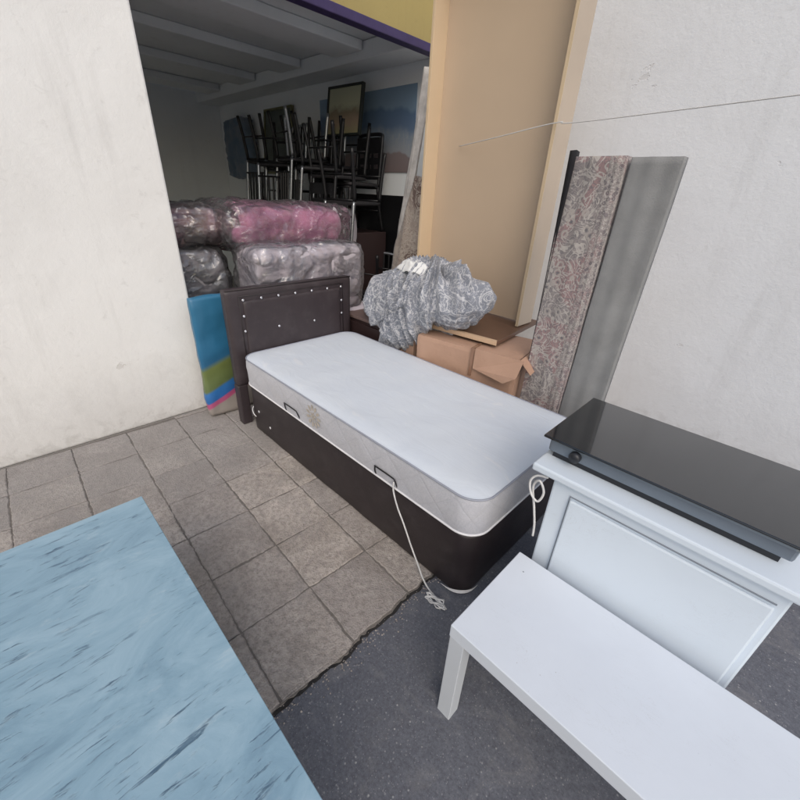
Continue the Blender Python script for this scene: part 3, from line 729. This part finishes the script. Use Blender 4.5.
# embroidered floral emblem
bm = bmesh.new()
ex, ez = .865, .105
for k in range(11):
    a = 2*PI*k/11; cx, cz = ex+.050*math.cos(a), ez+.052*math.sin(a)
    r = bmesh.ops.create_circle(bm, cap_ends=True, segments=10, radius=1)
    for v in r['verts']:
        u, w_ = v.co.x*.019, v.co.y*.009
        v.co = Vector((cx+u*math.cos(a)-w_*math.sin(a), -.0062-.001*random.random(), cz+u*math.sin(a)+w_*math.cos(a)))
for k in range(6):
    a = 2*PI*k/6+.3; cx, cz = ex+.017*math.cos(a), ez+.017*math.sin(a)
    r = bmesh.ops.create_circle(bm, cap_ends=True, segments=10, radius=1)
    for v in r['verts']:
        u, w_ = v.co.x*.013, v.co.y*.006
        v.co = Vector((cx+u*math.cos(a)-w_*math.sin(a), -.0085, cz+u*math.sin(a)+w_*math.cos(a)))
obj('emblem', bm, M['gold'], mat_o)

# cord
bm = bmesh.new()
tube(bm, smooth_path([(1.507,-.018,.405),(1.512,-.022,.36),(1.545,-.025,.29),(1.592,-.026,.22),(1.65,-.03,.13),(1.70,-.035,.065),(1.745,-.045,.02),(1.79,-.05,-.008),(1.84,-.055,-.010),(1.87,-.04,-.010)],8), .0038, 8)
kx, ky = 1.85, -.075
kn = [(1.87,-.04,-.009)]
for k in range(26):
    a = k*1.1; rr = .028+.018*math.sin(k*2.3); kn.append((kx+rr*math.cos(a)*1.2, ky+rr*.7*math.sin(a), -.010+.006*(k%3)))
tube(bm, smooth_path(kn, 4), .0030, 6)
tag(obj('cord', bm, M['cord'], smooth=True), 'thin white cord hanging from the mattress bar to a knot on the asphalt', 'cord')

# ------------------------------------------------------------------ goods behind the bed
def at_box(name, loc, rz, label, cat): return empty(name, loc, rz, label=label, cat=cat)
# cardboard box, slightly turned
cb = at_box('cardboard_box', (1.13,1.16,0), .175, 'long brown cardboard box with a loose end flap under the wooden board', 'box')
bx = soft_box((-.42,-.16,.30),(.30,.30,.700), .006, .03, .005, 5, -.004, 2)
obj('box_body', bx, M['card'], cb)
bm = bmesh.new()
v = [bm.verts.new(p) for p in ((.02,-.168,.706),(.335,-.185,.712),(.325,-.245,.615),(.25,-.235,.560),(.02,-.176,.575))]
bm.faces.new(v)
for k in range(0): pass
f = obj('front_flap', bm, M['card'], cb); sm = f.modifiers.new('s','SOLIDIFY'); sm.thickness = .004
bm = bmesh.new(); v = [bm.verts.new(p) for p in ((.31,-.17,.706),(.31,.29,.706),(.40,.27,.66),(.385,-.165,.63))]; bm.faces.new(v)
f = obj('end_flap', bm, M['card'], cb); sm = f.modifiers.new('s','SOLIDIFY'); sm.thickness = .004
obj('tape', B(((-.01,-.1695,.52),(.012,-.1665,.706)), ((-.01,-.169,.7045),(.012,.29,.7065))), M['tape'], cb)
cb2 = at_box('cardboard_box', (1.05,1.2,0), .1, 'lower brown cardboard box hidden beneath the long one', 'box')
obj('box_body', soft_box((-.36,-.16,.01),(.34,.32,.298), .006, .05, .004, 5), M['card'], cb2)
obj('tape', B(((-.03,-.166,.05),(.02,-.162,.296))), M['tape'], cb2)
cb3 = at_box('cardboard_box', (.52,1.20,0), -.05, 'orange brown cardboard box under the hanging end of the printed cloth', 'box')
obj('box_body', soft_box((-.14,-.2,.01),(.15,.3,.62), .006, .04, .004, 5), M['card'], cb3)
obj('tape', B(((-.02,-.206,.3),(.02,-.202,.618))), M['tape'], cb3)
# board
bd = at_box('wooden_board', (1.0,1.38,.722), .11, 'dark brown board with a pale front edge lying on the cardboard box', 'board')
bm = bmesh.new()
obj('board_panel', B(((-.60,-.29,0),(.22,.40,.026))), M['brown_board'], bd, bevel=.002)
obj('edge_band', B(((-.60,-.296,-.001),(.22,-.2905,.027)), ((-.60,-.2904,.0265),(.215,-.272,.0285))), M['board_edge'], bd, bevel=.001)
# wardrobe carcass
wx0, wx1, wy, wz0, wz1 = .175, 1.172, 1.5, .755, 2.9
wd = at_box('wardrobe_carcass', ((wx0+wx1)/2, wy, wz0), 0, 'tall tan doorless wardrobe carcass standing open behind the bed', 'wardrobe')
hw = (wx1-wx0)/2; hz = wz1-wz0
obj('back_panel', B(((-hw+.019,.135,.0),(hw-.019,.143,hz))), M['tan_back'], wd)
obj('side_panel', B(((-hw,0,0),(-hw+.018,.15,hz))), M['tan_side'], wd, bevel=.0015)
obj('side_panel', B(((hw-.018,0,0),(hw,.19,hz))), M['tan_shaded'], wd, bevel=.0015)
obj('edge_band', B(((hw-.019,-.003,0),(hw+.001,-.0005,hz))), M['tan_edge'], wd)
obj('edge_band', B(((-hw-.001,-.003,0),(-hw+.010,-.0005,hz))), M['tan_edge'], wd)
obj('top_panel', B(((-hw+.019,.002,hz-.02),(hw-.019,.134,hz-.001))), M['tan_side'], wd)
# string
bm = bmesh.new(); tube(bm, smooth_path([(.40,1.62,1.86),(.80,1.49,1.885),(1.19,1.478,1.936),(1.45,1.45,1.93),(3.6,1.3,2.0)],8), .0028, 6)
tag(obj('string', bm, M['cord'], smooth=True), 'thin white string stretched across the tan wardrobe panel', 'string')
# dark bedside cabinet
nc = at_box('bedside_cabinet', (.06,1.18,0), 0, 'dark brown bedside cabinet between the headboard and the printed cloth', 'cabinet')
obj('cabinet_body', B(((-.20,-.17,.03),(.30,.22,.615))), M['dark_wood'], nc, bevel=.006)
obj('top', B(((-.215,-.185,.617),(.315,.225,.640))), M['dark_top'], nc, bevel=.004)
obj('drawer_front', B(((-.18,-.184,.36),(.28,-.172,.59))), M['dark_wood'], nc, bevel=.003)
for x, y in ((-.18,-.15),(.28,-.15),(-.18,.2),(.28,.2)): obj('foot', B(((x-.015,y-.015,0),(x+.015,y+.015,.029))), M['dark_wood'], nc)

# crumpled printed cloth: star-shaped silhouette inflated and folded
sil = [(1.18,.95),(1.175,1.00),(1.12,1.06),(1.00,1.115),(.86,1.15),(.72,1.155),(.60,1.135),(.46,1.10),(.30,1.035),(.17,.93),(.04,.76),(.03,.68),(.12,.63),(.20,.60),(.27,.63),(.31,.60),(.36,.50),(.45,.475),(.55,.515),(.66,.60),(.78,.70),(.92,.765),(1.05,.80),(1.13,.86)]
cx0, cz0 = .62, .86
pol = sorted([(math.atan2(z-cz0, x-cx0), math.hypot(x-cx0, z-cz0)) for x, z in sil])
def rad(a):
    a = (a+PI) % (2*PI) - PI; n = len(pol)
    for k in range(n):
        a0, r0 = pol[k-1] if k else (pol[-1][0]-2*PI, pol[-1][1]); a1, r1 = pol[k]
        if a <= a1: t = (a-a0)/(a1-a0+1e-9); t = t*t*(3-2*t); return r0+(r1-r0)*t
    a0, r0 = pol[-1]; a1, r1 = pol[0][0]+2*PI, pol[0][1]; t = (a-a0)/(a1-a0); return r0+(r1-r0)*t
bm = bmesh.new(); NA, NB = 420, 150; rings = []
def cloth_pt(th, ph):
    r = rad(th); s = math.sin(ph)**.8; c = math.cos(ph)
    x = cx0+r*s*math.cos(th); z = cz0+r*s*math.sin(th)
    yc = 1.10 if z > .7 else 1.10 - (.7-z)*.55
    dep = .21 if z > .7 else .21-(.7-z)*.62
    y = yc - dep*c*(1 if c > 0 else .9)
    nrm = Vector((math.sin(ph)*math.cos(th), -c, math.sin(ph)*math.sin(th)))
    # folds fall from the bunched top, like cloth hung over a heap
    w = Vector((x, y, z)); wp = w + .07*noise.noise_vector(w*2.6)
    dx, dy, dz = wp.x-.62, wp.y-1.12, 1.25-wp.z
    az = math.atan2(dy, dx) if abs(dx)+abs(dy) > 1e-6 else 0; fall = dz*1.6
    q = Vector((math.cos(az)*2.6+wp.x*2.6, math.sin(az)*2.6, fall))
    d1 = 1-abs(noise.noise(q))*2.4
    q2 = Vector((math.cos(az)*6.5+wp.x*5, math.sin(az)*6.5, fall*2.0+3))
    d2 = 1-abs(noise.noise(q2))*2.2
    d3 = 1-abs(noise.noise(Vector((wp.x*22, wp.y*16, wp.z*9))))*2
    return w + nrm*(.080*d1 + .034*d2 + .008*d3 - .068)
for j in range(NB+1):
    ph = .012+(PI-.024)*j/NB
    rings.append([bm.verts.new(cloth_pt(2*PI*k/NA, ph)) for k in range(NA)])
for j in range(NB):
    for k in range(NA): bm.faces.new((rings[j][k], rings[j][(k+1)%NA], rings[j+1][(k+1)%NA], rings[j+1][k]))
bm.faces.new(rings[0]); bm.faces.new(rings[-1][::-1])
cl = obj('printed_cloth', bm, M['gauze'], smooth=True); tag(cl, 'crumpled grey cloth with white scroll print heaped on the boxes behind the bed', 'cloth')
bm = bmesh.new(); rings = []
for j in range(15):
    rr = j/14
    ring = []
    for k in range(60):
        a = 2*PI*k/60; rx = .145*(1+.18*math.sin(3*a+1)+.10*math.sin(7*a)); ry = .075*(1+.12*math.sin(4*a))
        x, y = .60+rx*rr*math.cos(a), 1.0+ry*rr*math.sin(a)
        z = 1.145-.055*rr**2.4 + .012*noise3((x,y,0), 22) + .008*noise3((x,y,3), 50) + (.012 if .3 < rr < .6 else 0) - (.012 if rr < .2 else 0)
        ring.append(bm.verts.new((x, y, z)))
    rings.append(ring)
for j in range(14):
    for k in range(60): bm.faces.new((rings[j][k], rings[j][(k+1)%60], rings[j+1][(k+1)%60], rings[j+1][k]))
wc = obj('white_scarf', bm, M['gauze_white'], smooth=True); sm = wc.modifiers.new('s','SOLIDIFY'); sm.thickness = .006
tag(wc, 'small crumpled white cloth lying on top of the grey printed cloth', 'cloth')

# ------------------------------------------------------------------ rugs
def roll(name, base, top, r0, r1, mat, label, cat='rug', seg=40, wob=.006, group=None, spiral=True):
    base, top = Vector(base), Vector(top); ax = top-base; n = 40
    bm = bmesh.new(); rings = []; up = Vector((0,0,1)); t = ax.normalized(); s = t.orthogonal().normalized(); u = t.cross(s)
    for i in range(n+1):
        f = i/n; c = base+ax*f; r = r0+(r1-r0)*f; ring = []
        for k in range(seg):
            a = 2*PI*k/seg; rr = r*(1+.05*math.sin(2*a+f*3)) + wob*noise3((c.x+math.cos(a), c.y+math.sin(a), c.z), 3)*2
            ring.append(bm.verts.new(c+(s*math.cos(a)+u*math.sin(a))*rr))
        rings.append(ring)
    for i in range(n):
        for k in range(seg): bm.faces.new((rings[i][k], rings[i][(k+1)%seg], rings[i+1][(k+1)%seg], rings[i+1][k]))
    bm.faces.new(rings[0][::-1]); bm.faces.new(rings[-1])
    o = obj(name, bm, mat, smooth=True); tag(o, label, cat, group); return o
# floral rug hung folded: slightly curved sheet standing behind the foot end
def hung_rug(name, x0, x1, y0, z0, z1, th, lean, mat, wave=.012, ph=0., skew=.0):
    bm = bmesh.new(); NX, NZ = 40, 60; fr, bk = [], []
    for j in range(NZ+1):
        f = j/NZ; z = z0+(z1-z0)*f; a, b = [], []
        for i in range(NX+1):
            g = i/NX; x = x0+(x1-x0)*g+skew*f
            y = y0+lean*f + wave*math.sin(g*7+ph)+wave*.6*math.sin(g*15+f*2+ph) + .010*noise3((x,z,0), 3) + .10*(abs(g-.5)*2)**4*0
            pass
            a.append(bm.verts.new((x, y, z))); b.append(bm.verts.new((x, y+th, z)))
        fr.append(a); bk.append(b)
    for j in range(NZ):
        for i in range(NX):
            bm.faces.new((fr[j][i], fr[j][i+1], fr[j+1][i+1], fr[j+1][i])); bm.faces.new((bk[j][i+1], bk[j][i], bk[j+1][i], bk[j+1][i+1]))
        bm.faces.new((fr[j][0], fr[j+1][0], bk[j+1][0], bk[j][0])); bm.faces.new((fr[j][NX], bk[j][NX], bk[j+1][NX], fr[j+1][NX]))
    for i in range(NX):
        bm.faces.new((fr[0][i], bk[0][i], bk[0][i+1], fr[0][i+1])); bm.faces.new((fr[NZ][i], fr[NZ][i+1], bk[NZ][i+1], bk[NZ][i]))
    return bm
rg = empty('floral_rug', (1.62,1.12,0), label='grey and pink floral rug standing upright behind the foot of the bed', cat='rug')
def rb(name, bm, m, **k): bmesh.ops.translate(bm, verts=bm.verts, vec=(-1.62,-1.12,0)); return obj(name, bm, m, rg, smooth=True)
rb('rug_field', hung_rug('a',1.474,1.655,1.115,.0,1.74,.075,.02,M['rug'],.0025), M['rug'])
rb('rug_border', hung_rug('a',1.656,1.725,1.113,.0,1.74,.075,.02,M['rug'],.002,1.), M['rug_border'])
bm = bmesh.new(); sec = []
for z, w_ in ((.6,.003),(1.0,.006),(1.2,.010),(1.45,.016),(1.70,.024),(1.765,.026)):
    yy = 1.135+.02*z/1.74
    sec.append([bm.verts.new(p) for p in ((1.470-w_*.5,yy-w_*.9,z),(1.472+w_,yy-.012-w_*1.1,z),(1.476,yy+.045,z),(1.466,yy+.045,z))])
for a_, b_ in zip(sec, sec[1:]):
    for k in range(4): bm.faces.new((a_[k], a_[(k+1)%4], b_[(k+1)%4], b_[k]))
bm.faces.new(sec[0][::-1]); bm.faces.new(sec[-1])
rb('edge_binding', bm, M['rug_black'])
rb('rug_backing', hung_rug('a',1.726,1.93,1.120,.0,1.735,.06,.03,M['rug_back'],.003,2.,.015), M['rug_back'])
# shop-side leaning rugs
roll('rug_roll', (-.66,1.95,0), (-.30,2.02,2.46), .045, .04, M['rug_pale'], 'slim pale rug roll leaning in the shop corner, left of the maroon roll')
roll('rug_roll', (-.40,2.08,0), (-.20,2.12,2.42), .05, .04, M['rug_maroon'], 'slim maroon rug roll leaning between the pale rolls')
roll('rug_roll', (-.30,2.02,0), (-.17,2.05,2.40), .022, .02, M['rug_pale'], 'thinnest pale rug roll leaning right of the maroon roll')
roll('rug_roll', (-.42,1.80,0), (-.10,1.90,1.66), .20, .13, M['rug_brown'], 'thick brown and beige patterned rug roll leaning left of the wardrobe', wob=.02)
# ------------------------------------------------------------------ right hand goods
cab = empty('white_cabinet', (2.4,.3,0), label='white metal cabinet at the foot of the bed carrying the black hob', cat='cabinet')
def cbm(name, bm, m, root=cab, **k): return child_bm(name, bm, m, root, **k)
cbm('cabinet_body', B(((2.135,.07,.02),(2.72,.52,.768))), M['white_enamel'], bevel=.006)
cbm('top', B(((2.065,.045,.770),(2.76,.56,.797))), M['white_enamel'], bevel=.006)
d_ = cbm('door', B(((2.20,.058,.08),(2.70,.069,.72))), M['white_enamel'], bevel=.005)
cbm('door_seam', B(((2.196,.0665,.075),(2.199,.0695,.725)), ((2.196,.0665,.726),(2.70,.0695,.729))), M['enamel_line'])
for x, y in ((2.16,.1),(2.7,.1),(2.16,.5),(2.7,.5)): cbm('foot', B(((x-.02,y-.02,-.03),(x+.02,y+.02,.018))), M['knob'])
hob = empty('black_hob', (2.35,.32,.8), label='black glass table hob with grey steel body on the white cabinet', cat='hob')
cbm('glass_top', B(((2.055,.105,.866),(2.70,.515,.874))), M['glass_black'], hob, bevel=.003)
cbm('body', B(((2.075,.115,.820),(2.69,.505,.8645))), M['hob_grey'], hob, bevel=.008)
cbm('rubber_base', B(((2.09,.13,.798),(2.67,.49,.8195))), M['knob'], hob)
for x in (2.165,):
    bm = bmesh.new(); lathe(bm, [(.018,0),(.018,.014),(.014,.020)], 20, Matrix.Translation((x,.114,.842)) @ Matrix.Rotation(PI/2,4,'X')); cbm('knob', bm, M['knob'], hob, smooth=True)
# hose loop at the cabinet corner
bm = bmesh.new()
tube(bm, smooth_path([(2.12,.06,.76),(2.085,.055,.75),(2.07,.05,.72),(2.085,.045,.68),(2.11,.05,.66),(2.12,.055,.70),(2.10,.05,.74),(2.08,.06,.70),(2.10,.062,.62),(2.115,.065,.55),(2.12,.065,.50)],6), .004, 8)
tag(obj('hose', bm, M['cord'], smooth=True), 'thin looped white hose dangling at the corner of the white cabinet', 'hose')

tb = empty('white_table', (2.6,-.17,0), label='low white square-legged table in front of the white cabinet', cat='table')
x0, x1, y0, y1, z1 = 2.108, 3.05, -.372, .018, .447
cbm('tabletop', B(((x0,y0,z1-.05),(x1,y1,z1))), M['white_lac'], tb, bevel=.0025)
for x, y in ((x0+.002,y0+.002),(x1-.052,y0+.002),(x0+.002,y1-.052),(x1-.052,y1-.052)):
    cbm('leg', B(((x,y,-.03),(x+.05,y+.05,z1-.0515))), M['white_leg'], tb, bevel=.002)
bm = bmesh.new(); r = bmesh.ops.create_uvsphere(bm, u_segments=8, v_segments=5, radius=.003)
for v in r['verts']: v.co = Vector((v.co.x+2.16, v.co.y-.05, z1+v.co.z*.3))
cbm('screw_cap', bm, M['enamel_line'], tb)

bt = empty('blue_table', (1.7,-1.2,0), label='low table with a pale blue marbled top at the kerb edge', cat='table')
cbm('tabletop', B(((.95,-1.75,.425),(2.30,-.853,.45))), M['blue'], bt, bevel=.002)
for x, y in ((1.0,-1.70),(2.20,-1.70),(1.0,-.95),(2.20,-.95)): cbm('leg', B(((x,y,-.0 if x < 1.5 else -.03),(x+.045,y+.045,.424))), M['blue_edge'], bt)
cbm('apron', B(((1.02,-1.68,.36),(2.22,-1.66,.424)), ((1.02,-.93,.36),(2.22,-.91,.424))), M['blue_edge'], bt)
